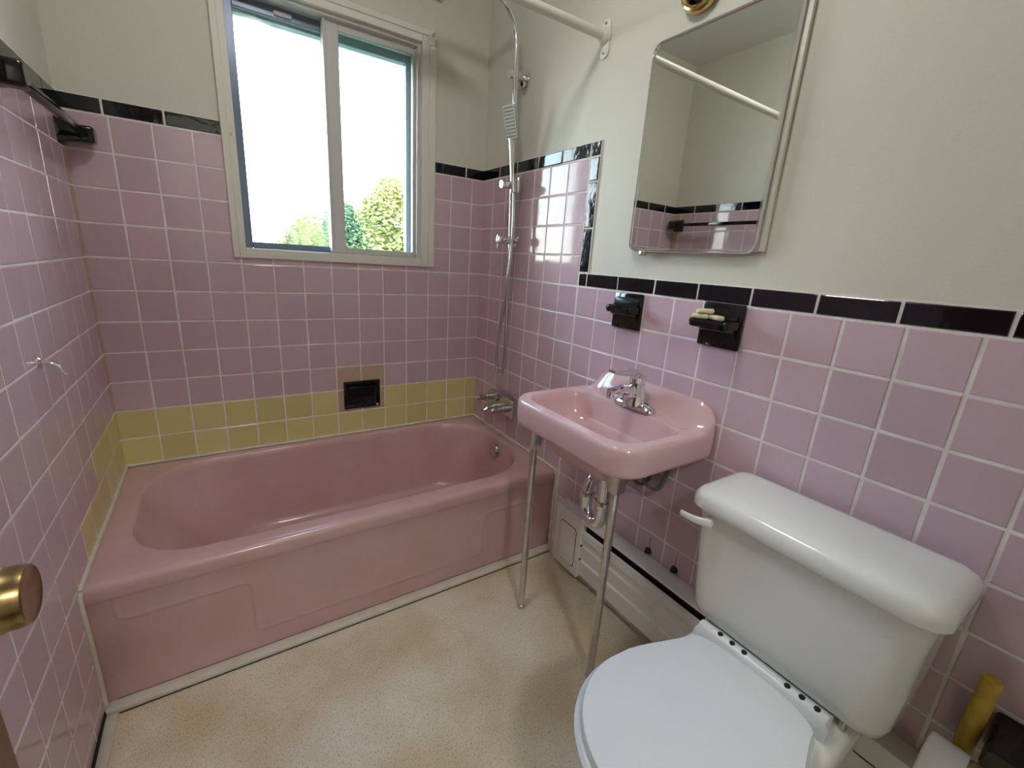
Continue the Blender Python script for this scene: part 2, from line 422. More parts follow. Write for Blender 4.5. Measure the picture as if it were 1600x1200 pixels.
m = MB(); m.bbox(.62, .68, .070, .080, 2.042, 2.056, .002); m.build('latch', ALU, win)
# curtain bracket at the casing's top right corner
t = thing('curtain_rod_bracket', (1.21, -.016, 2.10), 'small white painted curtain rod bracket at the window top right corner', 'bracket')
m = MB(); m.bbox(1.190, 1.222, -.019, -.0165, 2.075, 2.125, .001); m.tube(bez([(1.206, -.018, 2.11), (1.206, -.05, 2.112), (1.206, -.056, 2.10), (1.206, -.05, 2.09)], 5), .005, 8)
m.build('bracket', TRIMW, t)
# a yellow scrap of tape on the left casing
m = MB(); m.bbox(.4405, .4475, -.0118, -.0104, 1.592, 1.604, .0004, 1)
tag(m.build('tape_scrap', mat('tape', (.75, .55, .12), .6)), 'tiny yellow scrap of tape on the left window casing', 'tape')

# ------------------------------------------------------------------ bathtub
tub = thing('bathtub', (.74, -.37, 0), 'pink enamelled alcove bathtub below the window', 'bathtub')
RZ = .383
x0, x1, y0, y1 = LX+.006, WX-.006, -.748, -.010
N1, N2 = 10, 16
def R_(a, b, c, d, r, z): return rr(a, b, c, d, r, z, N1, N2)
def zr(x, y): return RZ - .006*sm((abs(y+.37)-.30)/.09)*0
rings = [R_(x0, x1, y0+.010, y1, .004, .02), R_(x0, x1, y0+.010, y1, .004, .335), R_(x0, x1, y0+.002, y1, .006, .335),
         R_(x0, x1, y0, y1, .008, .340), R_(x0, x1, y0+.002, y1, .008, .366), R_(x0, x1, y0+.005, y1, .01, .3745),
         R_(x0+.003, x1-.003, y0+.011, y1-.003, .012, .3802), R_(x0+.008, x1-.008, y0+.020, y1-.008, .015, .3825), R_(x0+.012, x1-.012, y0+.034, y1-.010, .02, RZ)]
ix0, ix1, iy0, iy1 = .070, 1.432, -.672, -.050
cr = (.19, .24, .24, .22)
rings += [R_(ix0-.014, ix1+.012, iy0-.012, iy1+.010, tuple(c+.01 for c in cr), RZ+.0005),
          R_(ix0-.003, ix1+.003, iy0-.003, iy1+.003, cr, RZ-.0015), R_(ix0+.001, ix1, iy0+.001, iy1, cr, RZ-.006),
          R_(ix0+.008, ix1-.004, iy0+.004, iy1-.004, cr, RZ-.03)]
for k in range(1, 9):
    t_ = k/8
    q = 1-t_
    dz = .285*t_
    rings.append(R_(ix0+.010+.20*t_**1.1, ix1-.004-.045*t_, iy0+.005+.045*t_, iy1-.004-.035*t_, tuple(c*.95-.02*t_ for c in cr), RZ-.03-dz))
b = rings[-1]; cxy = (.82, -.36)
zb = b[0][2]
def shrink(t_, z): return [(cxy[0]+(p[0]-cxy[0])*t_, cxy[1]+(p[1]-cxy[1])*t_, z) for p in b]
rings += [shrink(.97, zb-.012), shrink(.90, zb-.026), shrink(.78, zb-.034), shrink(.5, zb-.037), shrink(.2, zb-.039)]
m = MB(); m.rings(rings, False, True); m.build('tub_shell', ENAMEL, tub, ang=50)
# apron with its pressed outline
def poly_sd(px_, pz_, P):
    ins = False; dmin = 9
    n = len(P)
    for i in range(n):
        ax, az = P[i]; bx_, bz = P[(i+1) % n]
        if (az > pz_) != (bz > pz_) and px_ < (bx_-ax)*(pz_-az)/(bz-az)+ax: ins = not ins
        L2 = (bx_-ax)**2+(bz-az)**2; t = max(0, min(1, ((px_-ax)*(bx_-ax)+(pz_-az)*(bz-az))/L2))
        dmin = min(dmin, math.hypot(px_-ax-t*(bx_-ax), pz_-az-t*(bz-az)))
    return -dmin if ins else dmin
def chamfer(P, c):
    out = []
    for i in range(len(P)):
        p, a_, b_ = Vector(P[i]), Vector(P[i-1]), Vector(P[(i+1) % len(P)])
        ua, ub = (a_-p).normalized(), (b_-p).normalized()
        for k in range(6):
            t = k/5; out.append(tuple((p+ua*c)*(1-t)**2 + 2*p*t*(1-t) + (p+ub*c)*t*t))
    return out
AP = chamfer([(.052, .40), (.052, .262), (.355, .262), (.355, .083), (1.140, .083), (1.140, .262), (1.432, .262), (1.432, .40)], .022)
m = MB(); nx, nz = 300, 84; vs = []
for j in range(nz+1):
    for i in range(nx+1):
        X = x0+.001+(x1-x0-.002)*i/nx; Z = .012+(.338-.012)*j/nz
        d = poly_sd(X, Z, AP)
        h = .0016*(1-sm((d+.010)/.016)) + .0026*math.exp(-(d/.0062)**2)
        vs.append((X, -.737-h, Z))
fs = [(j*(nx+1)+i, j*(nx+1)+i+1, (j+1)*(nx+1)+i+1, (j+1)*(nx+1)+i) for j in range(nz) for i in range(nx)]
m.add(vs, fs); m.build('apron', ENAMEL, tub)
# overflow plate on the drain end
nrm = Vector((-1, 0, .18)).normalized()
m = MB(); M = axis((1.4165, -.352, .322), nrm)
m.lathe([(.0, .012), (.012, .0125), (.026, .010), (.032, .005), (.034, -.004)], 30, 0, M, caps=False)
m.lathe([(.007, .011), (.007, .018), (.004, .020)], 14, 0, M); m.build('overflow_plate', DCHROME, tub)
m = MB(); m.lathe([(.0, .003), (.02, .003), (.028, 0), (.03, -.004)], 24, 0, Matrix.Translation((1.24, -.36, .033)), caps=False); m.build('drain', CHROME, tub)
# caulk bead round the rim
m = MB()
def bead(pts, r): m.tube(pts, r, 8)
bead([(LX+.008, -.006, RZ+.002), (.5, -.008, RZ+.002), (1.0, -.007, RZ+.002), (WX-.008, -.006, RZ+.002)], .006)
bead(bez([(LX+.007, -.004, RZ+.002), (LX+.009, -.3, RZ+.002), (LX+.008, -.70, RZ+.002), (LX+.007, -.742, RZ-.008), (LX+.007, -.755, RZ-.04), (LX+.008, -.752, .2), (LX+.007, -.752, .015)], 6), .0065)
bead(bez([(WX-.007, -.004, RZ+.002), (WX-.009, -.3, RZ+.002), (WX-.008, -.70, RZ+.002), (WX-.007, -.742, RZ-.008), (WX-.007, -.755, RZ-.04), (WX-.007, -.752, .2), (WX-.007, -.752, .015)], 6), .0065)
cb_ = m.build('caulk', CAULK, tub); cb_['label'] = 'cream caulk bead'

# ------------------------------------------------------------------ black recessed soap dish above the tub
t = thing('recessed_soap_dish', (.877, -.006, .57), 'black glazed recessed soap dish in the window wall above the tub', 'soap dish')
m = MB()
X0, X1, Z0, Z1 = .794, .960, .508, .640
m.bbox(X0, X1, -.014, -.004, Z0, Z0+.014, .003); m.bbox(X0, X1, -.014, -.004, Z1-.014, Z1, .003)
m.bbox(X0, X0+.014, -.014, -.004, Z0+.01, Z1-.01, .003); m.bbox(X1-.014, X1, -.014, -.004, Z0+.01, Z1-.01, .003)
m.build('rim', BLKG, t)
m = MB(); R = []
for y_, ins in ((-.012, .010), (-.008, .014), (-.0065, .018)):
    R.append([(p[0], y_, p[1]) for p in rr(X0+ins, X1-ins, Z0+ins, Z1-ins, .012, 0)])
m.rings(R, False, True); m.bbox(X0+.02, X1-.02, -.016, -.006, Z1-.036, Z1-.026, .003); m.build('bowl', BLKG, t)
m = MB(); m.bbox(.940, .952, -.0165, -.0145, .514, .522, .001); m.build('chip', CREAM, t)

# ------------------------------------------------------------------ projecting black dishes over the sink
def wall_dish(yc, z0, z1, hw, out, label, tray_depth, name):
    t = thing(name, (WX, yc, (z0+z1)/2), label, 'soap dish')
    m = MB(); m.bbox(WX-.016, WX-.004, yc-hw, yc+hw, z0, z1, .004)
    # concave brackets under and over the tray
    zt = z0+(z1-z0)*.62
    prof = [(WX-.014, z0+.012), (WX-.020, z0+.04), (WX-.034, zt-.026), (WX-.040, zt-.018), (WX-.040, zt+.001), (WX-.026, zt+.006), (WX-.019, zt+.018), (WX-.015, z1-.01)]
    R = [[(p[0], y_, p[1]) for p in prof] for y_ in (yc-hw+.010, yc+hw-.010)]
    m.rings(R, True, True, closed=True); m.build('back_plate', BLKG, t)
    m = MB(); o = WX-out
    yw = hw*.92
    A = rr(o, WX-.018, yc-yw, yc+yw, (.018, .004, .004, .018), zt-.018, 6, 6)
    B = rr(o-.004, WX-.018, yc-yw-.002, yc+yw+.002, (.02, .004, .004, .02), zt-.004, 6, 6)
    C = rr(o, WX-.018, yc-yw, yc+yw, (.018, .004, .004, .018), zt+.003, 6, 6)
    D = rr(o+.008, WX-.02, yc-yw+.008, yc+yw-.008, (.012, .004, .004, .012), zt-.004, 6, 6)
    m.rings([rr(o+.02, WX-.02, yc-yw+.012, yc+yw-.012, .004, zt-.022, 6, 6), A, B, C, D], True, True); m.build('tray', BLKG, t)
    return t, zt, o
wall_dish(-1.030, ZR(3.92), ZR(4.98), .060, .062, 'black glazed toothbrush and tumbler holder on the tiled wall, nearer the window', .06, 'toothbrush_holder')
_, zt, o = wall_dish(-1.364, ZR(3.93), ZR(5.02), .060, .082, 'black glazed soap holder with cream scraps lying on it, nearer the mirror', .07, 'soap_holder')
for k, (dx, dy, dz, rz, ry) in enumerate([(.024, .034, .0075, .5, 0), (.038, -.004, .0075, -.4, 0), (.030, .026, .021, 1.0, .3)]):
    m = MB(); M = Matrix.Translation((o+dx, -1.364+dy, zt+dz)) @ Matrix.Rotation(rz, 4, 'Z') @ Matrix.Rotation(ry, 4, 'Y')
    m.bbox(-.012, .012, -.021, .021, -.0065, .0065, .005, 3, 0, M)
    ob = m.build('soap_piece', CREAM); ob['label'] = ['cream soap scrap lying flat at the far end of the black holder', 'cream soap scrap nearer the camera on the black holder', 'cream soap scrap leaning on top of the others on the black holder'][k]
    ob['category'] = 'soap'; ob['group'] = 'soap scraps on the black holder'

# ------------------------------------------------------------------ towel bar on the left wall
t = thing('towel_bar', (LX, -.40, 1.51), 'black glazed towel bar along the left wall beside the window corner', 'towel bar')
for yb in (-.055, -.678):
    m = MB()
    R = []
    for x_, hh in ((LX+.004, .036), (LX+.012, .036), (LX+.020, .030), (LX+.056, .024), (LX+.082, .024), (LX+.088, .020)):
        R.append([(x_, yb+p[0], 1.515+p[1]) for p in rr(-hh, hh, -hh, hh, .008, 0, 4, 3)])
    m.rings(R); m.build('bar_bracket', BLKG, t)
m = MB(); m.bbox(LX+.056, LX+.075, -.678, -.055, 1.505, 1.524, .003); m.build('bar', BLKG, t)

# ------------------------------------------------------------------ chrome hook
t = thing('robe_hook', (LX, -.66, .93), 'small chrome hook on the pink left wall above the door knob', 'hook')
hy = -.655
m = MB(); M = axis((LX+.004, hy, .935), (1, 0, 0)); m.lathe([(.013, 0), (.013, .003), (.010, .006), (.006, .008)], 20, 0, M); m.build('base', CHROME, t)
m = MB(); m.tube(bez([(LX+.008, hy, .935), (LX+.024, hy, .932), (LX+.036, hy, .922), (LX+.042, hy, .908), (LX+.046, hy, .902)], 6), [.0045]*24+[.006], 10); m.build('hook', CHROME, t)

# ------------------------------------------------------------------ shower rail set
PX, PY = 1.432, -.345
t = thing('shower_set', (PX, PY, 1.3), 'chrome rail shower with overhead rose, hand shower and hose by the window', 'shower')
m = MB(); pts = [(1.441, PY, 1.24), (1.440, PY, 1.31), (1.418, PY, 2.03)]
ac = bez([(1.418, PY, 2.03), (1.405, PY, 2.10), (1.365, PY, 2.147), (1.31, PY, 2.168), (1.20, PY, 2.185), (1.10, PY, 2.19), (1.058, PY, 2.178), (1.045, PY, 2.150), (1.045, PY, 2.135)], 6)
m.tube([(1.446, PY, 1.235), (1.432, PY, 1.6)] + ac, .0105, 16); m.build('rail', CHROME, t)
m = MB(); m.bbox(.945, 1.145, PY-.1, PY+.1, 2.120, 2.129, .003); m.lathe([(.016, 0), (.016, .012), (.011, .018)], 18, 0, Matrix.Translation((1.045, PY, 2.128)))
rose = m.build('rain_head', CHROME, t)
m = MB()
for i in range(9):
    for j in range(9): m.lathe([(.003, .0), (.0025, -.003)], 6, 0, Matrix.Translation((.965+i*.02, PY-.08+j*.02, 2.120)))
m.build('nozzle_grid', NOZ, rose)
def cyl(m, p, q, r, seg=20, mi=0):
    d = Vector(q)-Vector(p); L = d.length
    m.lathe([(r*.9, 0), (r, .002), (r, L-.002), (r*.9, L)], seg, mi, axis(p, d))
m = MB(); cyl(m, (1.395, -.342, 1.935), (WX-.006, -.322, 1.940), .0165); m.lathe([(.030, 0), (.030, .008), (.026, .010)], 28, 0, axis((WX-.001, -.322, 1.940), (-1, 0, 0)))
cyl(m, (WX-.02, -.338, 1.915), (WX-.034, -.340, 1.912), .010); m.build('upper_bracket', CHROME, t)
m = MB(); cyl(m, (1.398, PY+.003, 1.310), (WX-.006, -.322, 1.313), .0165); m.lathe([(.028, 0), (.028, .010), (.022, .013)], 28, 0, axis((WX-.001, -.322, 1.313), (-1, 0, 0))); m.build('mixer_body', CHROME, t)
m = MB(); m.lathe([(.012, 0), (.018, .004), (.021, .016), (.019, .024), (.010, .027)], 24, 0, axis((1.400, PY+.003, 1.310), (-1, -.03, 0)))
cyl(m, (1.378, PY, 1.294), (1.376, PY, 1.272), .003, 8); m.build('diverter_knob', CHROME, t)
m = MB(); cyl(m, (1.376, -.352, 1.528), (1.470, -.352, 1.535), .0165); cyl(m, (1.448, -.372, 1.56), (1.446, -.372, 1.50), .012); m.build('slider', CHROME, t)
# hand shower
hs = MB(); cyl(hs, (1.425, -.378, 1.50), (1.418, -.374, 1.58), .010)
hs.tube([(1.420, -.376, 1.50), (1.415, -.374, 1.58), (1.410, -.368, 1.66), (1.406, -.365, 1.70)], [.011, .0115, .012, .013], 14)
Mh = Matrix.Translation((1.394, -.372, 1.756)) @ Matrix.Rotation(math.radians(-14), 4, 'Y') @ Matrix.Rotation(math.radians(32), 4, 'Z')
hs.bbox(-.006, .012, -.026, .026, -.062, .062, .004, 2, 0, Mh)
hsh = hs.build('hand_shower', CHROME, t)
fp = MB(); fp.bbox(-.0085, -.005, -.0245, .0245, -.0595, .0595, .001, 1, 0, Mh)
fc = fp.build('spray_face', FROST, hsh); fc['label'] = 'pale spray face'
fp = MB()
for i in range(9):
    for j in range(6): fp.lathe([(.0022, 0), (.0018, -.0025)], 5, 0, Mh @ Matrix.Translation((-.0085, -.018+j*.0072, -.050+i*.0125)) @ Matrix.Rotation(PI/2, 4, 'Y'))
fp.build('nozzle_grid', NOZ, hsh)
hp = bez([(1.425, -.378, 1.50), (1.428, -.384, 1.40), (1.424, -.385, 1.245), (1.418, -.378, 1.08), (1.414, -.352, .96), (1.414, -.334, .85), (1.412, -.334, .77), (1.414, -.345, .725), (1.418, -.358, .712),
          (1.422, -.374, .73), (1.422, -.386, .80), (1.424, -.380, .97), (1.430, -.362, 1.12), (1.442, -.348, 1.235)], 22)
m = MB(); rad = [.0066 + .0008*(i % 2) for i in range(len(hp))]; m.tube(hp, rad, 10); m.build('hose', STEEL, t)

# ------------------------------------------------------------------ tub faucet
t = thing('tub_faucet', (WX, -.33, .56), 'chrome two-handled bath mixer on the wall above the drain end of the tub', 'faucet')
m = MB()
def body_ring(x_, ins):
    out = []
    y0_, y1_ = -.440+ins, -.205-ins
    n = 16
    for k in range(n+1):
        u = k/n; y_ = y0_+(y1_-y0_)*u
        out.append((x_, y_, .592-ins+.014*math.sin(PI*u)))
    for k in range(n+1):
        u = 1-k/n; y_ = y0_+(y1_-y0_)*u
        out.append((x_, y_, .508+ins+.004*math.sin(PI*u)))
    return out
m.rings([body_ring(WX-.005, 0), body_ring(WX-.040, 0), body_ring(WX-.044, .003)]); m.build('body', DCHROME, t)
for yy, zz in ((-.235, .565), (-.385, .545)):
    m = MB(); cyl(m, (WX-.042, yy, zz), (WX-.068, yy, zz), .017); m.lathe([(.013, 0), (.012, .015), (.016, .022), (.0165, .045), (.012, .050)], 18, 0, axis((WX-.066, yy, zz), (-1, 0, 0)))
    cyl(m, (WX-.10, yy, zz+.004), (WX-.122, yy+.002, zz-.002), .009, 12); m.build('handle', DCHROME, t)
m = MB(); cyl(m, (WX-.042, -.305, .535), (WX-.066, -.305, .535), .017)
m.tube(bez([(WX-.06, -.305, .535), (WX-.09, -.305, .533), (WX-.115, -.305, .522), (WX-.122, -.305, .508)], 6), [.013]*10+[.011]*9, 14); m.build('spout', DCHROME, t)
m = MB(); cyl(m, (WX-.05, -.305, .56), (WX-.05, -.305, .598), .008); cyl(m, (WX-.05, -.305, .596), (WX-.05, -.305, .604), .012); m.build('diverter', DCHROME, t)

# ------------------------------------------------------------------ shower curtain rod
t = thing('shower_curtain_rod', (.75, -.78, 1.94), 'white shower curtain rod crossing the room from wall to wall', 'curtain rod')
m = MB(); m.tube([(LX+.004, -.78, 1.94), (.5, -.78, 1.9385), (1.0, -.78, 1.9395), (WX-.004, -.78, 1.944)], .0145, 20); m.build('rod', TRIMW, t)
for X, sg in ((WX, -1), (LX, 1)):
    m = MB(); R = []
    for dx, k in ((0, 1), (.006, 1), (.008, .9)):
        R.append([(X+sg*dx, -.78+p[0], 1.937+p[1]) for p in rr(-.018*k, .018*k, -.055*k, .055*k, .016, 0, 5, 4)])
    m.rings(R); m.lathe([(.024, .004), (.024, .010), (.019, .020), (.016, .026)], 20, 0, axis((X, -.78, 1.942), (sg, 0, 0)))
    fl = m.build('flange', TRIMW, t)
    for dz in (-.042, .042):
        m = MB(); m.lathe([(.005, .0075), (.004, .0105), (.001, .011)], 12, 0, axis((X, -.78, 1.937+dz), (sg, 0, 0))); m.build('screw', DCHROME, fl)

# ------------------------------------------------------------------ mirror cabinet
t = thing('medicine_cabinet', (WX, -1.215, 1.55), 'mirrored medicine cabinet with thin steel frame above the sink', 'mirror cabinet')
MY0, MY1, MZ0, MZ1 = -1.423, -1.012, 1.277, 1.845
MXF = WX-.027
m = MB(); m.bbox(WX-.012, WX-.001, MY0-.014, MY1-.020, MZ0+.008, MZ1-.03, .002); cb2 = m.build('cabinet_body', TRIMW, t); cb2['label'] = 'white cabinet edge'
m = MB(); R = []
for x_, ins in ((WX-.012, .0), (MXF+.004, .0), (MXF, .002), (MXF, .007), (MXF+.003, .009), (MXF+.006, .010)):
    R.append([(x_, p[0], p[1]) for p in rr(MY0+ins, MY1-ins, MZ0+ins, MZ1-ins, .030-ins, 0, 8, 8)])
m.rings(R, True, False); m.build('frame', CHROME, t)
m = MB(); R = [[(MXF+.0035, p[0], p[1]) for p in rr(MY0+.0085, MY1-.0085, MZ0+.0085, MZ1-.0085, .022, 0, 8, 8)], [(MXF+.008, p[0], p[1]) for p in rr(MY0+.0085, MY1-.0085, MZ0+.0085, MZ1-.0085, .022, 0, 8, 8)]]
m.rings(R); m.build('mirror_glass', MIRROR, t)
m = MB(); m.bbox(MXF-.004, MXF+.010, MY1-.070, MY1-.052, MZ0-.012, MZ0+.003, .002); m.build('catch', CHROME, t)

# ------------------------------------------------------------------ wall lamp over the cabinet (unlit)
t = thing('wall_lamp', (WX, -1.135, 1.935), 'brass wall lamp fitting with a dark empty socket above the mirror cabinet', 'wall lamp')
m = MB(); M = axis((WX-.001, -1.14, 1.935), (-1, 0, 0))
m.lathe([(.056, 0), (.056, .018), (.052, .028), (.047, .030), (.040, .026)], 36, 0, M, caps=False); m.build('ring', BRASS, t)
m = MB(); m.lathe([(.044, .006), (.030, .012), (.022, .014)], 30, 0, M); m.lathe([(.020, .01), (.020, .045), (.016, .047), (.015, .02), (.001, .018)], 24, 0, M, caps=False); sk = m.build('socket', BLKG, t); sk['label'] = 'black socket'

# ------------------------------------------------------------------ sink
sink = thing('sink', (1.30, -1.16, 0), 'pink wall-hung sink standing on two chrome front legs', 'sink')
SZ = .803
sx0, sx1, sy0, sy1 = 1.118, WX-.006, -1.410, -.892
def zt_(x, y):
    z = SZ
    e0, e1 = y-sy0, sy1-y
    z += .003*sm((x-1.408)/.012)*sm((e0-.02)/.03)*sm((e1-.05)/.03)
    endf = min(.42+.58*sm((e0+.002)/.045), sm((e1-.012)/.075))
    t = max(0, min(1, (x-1.424)/.050))
    z += .070*(t*t*(1.6-.6*t))*endf
    # soap hollow in the back ledge beside the tap
    d = math.hypot((x-1.425)/.026, (y+1.325)/.05)
    z -= .006*(1-sm((d-.4)/.6))
    return z
NS = 14
def S(a, b, c, d, r, z): return rr(a, b, c, d, r, z, 12, NS)
oc = (.080, .014, .014, .090)
outer = lambda ins, z: S(sx0+ins, sx1, sy0+ins, sy1-ins, (oc[0]-ins*.3, .014, .014, oc[3]-ins*.3), z)
ic = (.075, .055, .055, .075)
bx0, bx1, by0, by1 = 1.154, 1.403, -1.374, -.922
inner = S(bx0, bx1, by0, by1, ic, SZ)
def tilt(R, f): return [(p[0], p[1], f(p)) for p in R]
rings = [outer(.034, .735), outer(.012, .722), outer(.007, .721), outer(.003, .724), outer(.001, .734), outer(0, .775), outer(.0005, .791)]
o2 = outer(.003, SZ); rings.append(tilt(o2, lambda p: zt_(p[0], p[1])-.004))
o3 = outer(.008, SZ); rings.append(tilt(o3, lambda p: zt_(p[0], p[1])))
for k in range(1, 16):
    rings.append(lerp_ring(o3, inner, k/16, lambda x, y: zt_(x, y)))
rings.append(tilt(inner, lambda p: zt_(p[0], p[1])-.0005))
rings.append(S(bx0+.004, bx1-.003, by0+.004, by1-.004, ic, SZ-.004))
for k in range(1, 11):
    t_ = k/10
    rings.append(S(bx0+.006+.075*t_**1.9, bx1-.005-.045*t_**1.9, by0+.008+.120*t_**1.9, by1-.008-.120*t_**1.9, tuple(c+.0*t_ for c in ic), SZ-.008-.132*math.sin(t_*1.50)/math.sin(1.50)))
b = rings[-1]; cxy = (1.285, -1.15); zb = b[0][2]
for s_, dz in ((.93, .006), (.8, .011), (.6, .015), (.35, .018), (.09, .020)):
    rings.append([(cxy[0]+(p[0]-cxy[0])*s_, cxy[1]+(p[1]-cxy[1])*s_, zb-dz) for p in b])
m = MB(); m.rings(rings, False, True)
# underside of the bowl
und = [S(sx0+.034, sx1, sy0+.034, sy1-.034, (.07, .012, .012, .07), .735), S(sx0+.040, WX-.05, sy0+.044, sy1-.044, (.07, .03, .03, .07), .738)]
for t_, zz in ((.93, .728), (.84, .712), (.77, .690), (.69, .662), (.60, .642), (.48, .630), (.32, .622), (.12, .618)):
    und.append([(cxy[0]+(p[0]-cxy[0])*t_, cxy[1]+(p[1]-cxy[1])*t_, zz) for p in S(bx0, bx1, by0, by1, (.08,)*4, 0)])
m.rings(und, False, True)
m.build('basin', SINKP, sink, ang=60)
m = MB(); m.lathe([(.0, .001), (.012, .001), (.020, .003), (.023, .001), (.022, -.01)], 24, 0, Matrix.Translation((1.285, -1.15, zb-.019)), caps=False); m.build('drain_ring', CHROME, sink)
for lx, ly, zt0 in ((1.178, -.980, .702), (1.203, -1.322, .702)):
    m = MB(); m.tube([(lx, ly, .006), (lx, ly, .66)], .0118, 18)
    m.lathe([(.013, 0), (.0135, .004), (.0135, .012), (.0115, .014)], 18, 0, Matrix.Translation((lx, ly, 0)))
    leg = m.build('leg', DCHROME, sink)
    m = MB(); R = []
    for zz, a_ in ((.640, .015), (.644, .018), (.664, .020), (.694, .030), (.714, .034), (.7195, .034)):
        R.append(rr(lx-a_, lx+a_, ly-a_, ly+a_, a_*.35, zz, 3, 2))
    m.rings(R); m.build('leg_cup', DCHROME, leg)
m = MB()
A_, B_ = (1.312, -1.186), (1.318, -1.108)
m.tube([(1.295, -1.165, .622), (1.30, -1.172, .612), (A_[0]-.002, A_[1]+.002, .600), (A_[0], A_[1], .58), (A_[0], A_[1], .50)], .019, 18)
arc = [(A_[0], A_[1], .51), (A_[0], A_[1], .46)]
for k in range(1, 12):
    a_ = PI*k/12; arc.append((A_[0]+(B_[0]-A_[0])*(1-math.cos(a_))/2, A_[1]+(B_[1]-A_[1])*(1-math.cos(a_))/2, .46-.045*math.sin(a_)))
arc += [(B_[0], B_[1], .46), (B_[0], B_[1], .50)]
m.tube(arc, .0205, 18)
m.tube(bez([(B_[0], B_[1], .49), (B_[0]+.002, B_[1], .52), (B_[0]+.018, B_[1], .548), (B_[0]+.05, B_[1], .558), (WX-.008, B_[1], .558)], 8), .0190, 18)
for (px_, py_), zz in ((A_, .50), (B_, .493)):
    m.lathe([(.0205, -.012), (.0245, -.010), (.0255, 0), (.0245, .006), (.0265, .008), (.0255, .012), (.020, .014)], 24, 0, Matrix.Translation((px_, py_, zz)))
m.lathe([(.030, 0), (.030, .006), (.018, .010)], 24, 0, axis((WX-.005, B_[1], .558), (-1, 0, 0)))
m.build('drain_trap', CHROME, sink)
for yy, k in ((-1.165, 0), (-1.215, 1)):
    m = MB(); m.tube(bez([(1.44, yy+.03, .735), (1.435, yy+.015, .66), (1.440, yy-.005, .585), (1.452, yy-.030, .545+k*.01), (1.462, yy-.055, .56), (1.468, yy-.070, .61), (1.465, yy-.075, .67), (1.455, yy-.060, .735)], 8), .0065, 10)
    h_ = m.build('supply_hose', RUBBER, sink)
m = MB(); m.bbox(WX-.012, WX-.004, -1.40, -.92, .735, .76, .002); m.build('hanger', DCHROME, sink)

# ------------------------------------------------------------------ sink faucet
fx, fy = 1.420, -1.165; fz = SZ+.002
t = thing('sink_faucet', (fx, fy, fz), 'chrome single-lever faucet on the pink sink', 'faucet')
m = MB(); R = []
for ins, zz in ((0, 0), (0, .006), (.003, .012), (.010, .019), (.016, .024)):
    R.append([(fx+p[0]*(1 if abs(p[1]) < .05 else .9), fy+p[1], fz+zz*(1.0-.0*abs(p[1]))) for p in rr(-.026+ins, .026-ins, -.078+ins*1.6, .078-ins*1.6, .024-ins*.6, 0, 8, 6)])
m.rings(R); m.build('base', CHROME, t)
m = MB()
m.tube([(fx, fy, fz+.012), (fx, fy, fz+.03), (fx-.002, fy, fz+.06), (fx-.004, fy, fz+.085)], [.036, .030, .025, .0225], 22)
m.tube(bez([(fx, fy, fz+.045), (fx-.04, fy, fz+.058), (fx-.085, fy, fz+.066), (fx-.118, fy, fz+.062)], 8), [.021]*8+[.0165]*8+[.0135]*9, 18)
m.lathe([(.012, 0), (.0125, .012), (.010, .018)], 18, 0, axis((fx-.113, fy, fz+.062), (-.25, 0, -1))); m.build('spout', CHROME, t)
m = MB()
m.tube([(fx-.004, fy, fz+.083), (fx-.004, fy, fz+.100), (fx-.002, fy, fz+.112)], [.0235, .025, .014], 22)
lev = bez([(fx+.012, fy, fz+.106), (fx-.02, fy, fz+.118), (fx-.06, fy, fz+.116), (fx-.100, fy, fz+.120), (fx-.120, fy, fz+.126)], 7)
R = []
for i, p in enumerate(lev):
    u = i/(len(lev)-1); hw = .019+.002*math.sin(PI*u)-.004*u; ht = .0105-.006*u
    R.append([(p.x, p.y+hw*math.cos(2*PI*k/14), p.z+ht*math.sin(2*PI*k/14)) for k in range(14)])
m.rings(R); m.build('lever', CHROME, t)
m = MB(); m.lathe([(.004, 0), (.004, .03), (.007, .032), (.007, .038), (.003, .040)], 12, 0, Matrix.Translation((fx-.033, fy+.016, fz))); m.build('lift_rod', CHROME, t)

# ------------------------------------------------------------------ toilet
TY = -1.738
toi = thing('toilet', (1.2, TY, 0), 'white toilet with closed lid and tank against the right wall', 'toilet')
m = MB()
def tk(ix, iy, z, r): return rr(1.268+ix, 1.462-ix*.2, TY-.220+iy, TY+.220-iy, (r, .02, .02, r), z, 8, 8)
m.rings([tk(.055, .055, .392, .03), tk(.034, .034, .395, .035), tk(.024, .022, .405, .04), tk(.018, .015, .430, .04), tk(.011, .010, .52, .038), tk(.004, .006, .62, .035), tk(0, 0, .70, .032)], True, True)
m.build('tank', CHINA, toi)
m = MB()
def ld(i, z, r=.045): return rr(1.246+i, 1.468-i*.5, TY-.235+i, TY+.235-i, (r, r*.6, r*.6, r), z, 8, 8)
m.rings([ld(.016, .694), ld(.004, .695), ld(0, .700), ld(0, .716), ld(.003, .727), ld(.010, .736), ld(.022, .741), ld(.05, .743), ld(.10, .744, .02)], True, True)
m.build('tank_lid', CHINA, toi)
m = MB(); cyl(m, (1.272, TY+.178, .668), (1.250, TY+.178, .668), .012)
R = []
for i in range(9):
    u = i/8; y_ = TY+.165+.072*u; hw = .011-.003*u
    x_ = 1.250-.012*u-.006*math.sin(PI*u)
    R.append([(x_-.0045*math.cos(2*PI*k/12), y_, .672-.004*u+hw*math.sin(2*PI*k/12)) for k in range(12)])
m.rings(R); m.build('flush_lever', CHINA, toi)
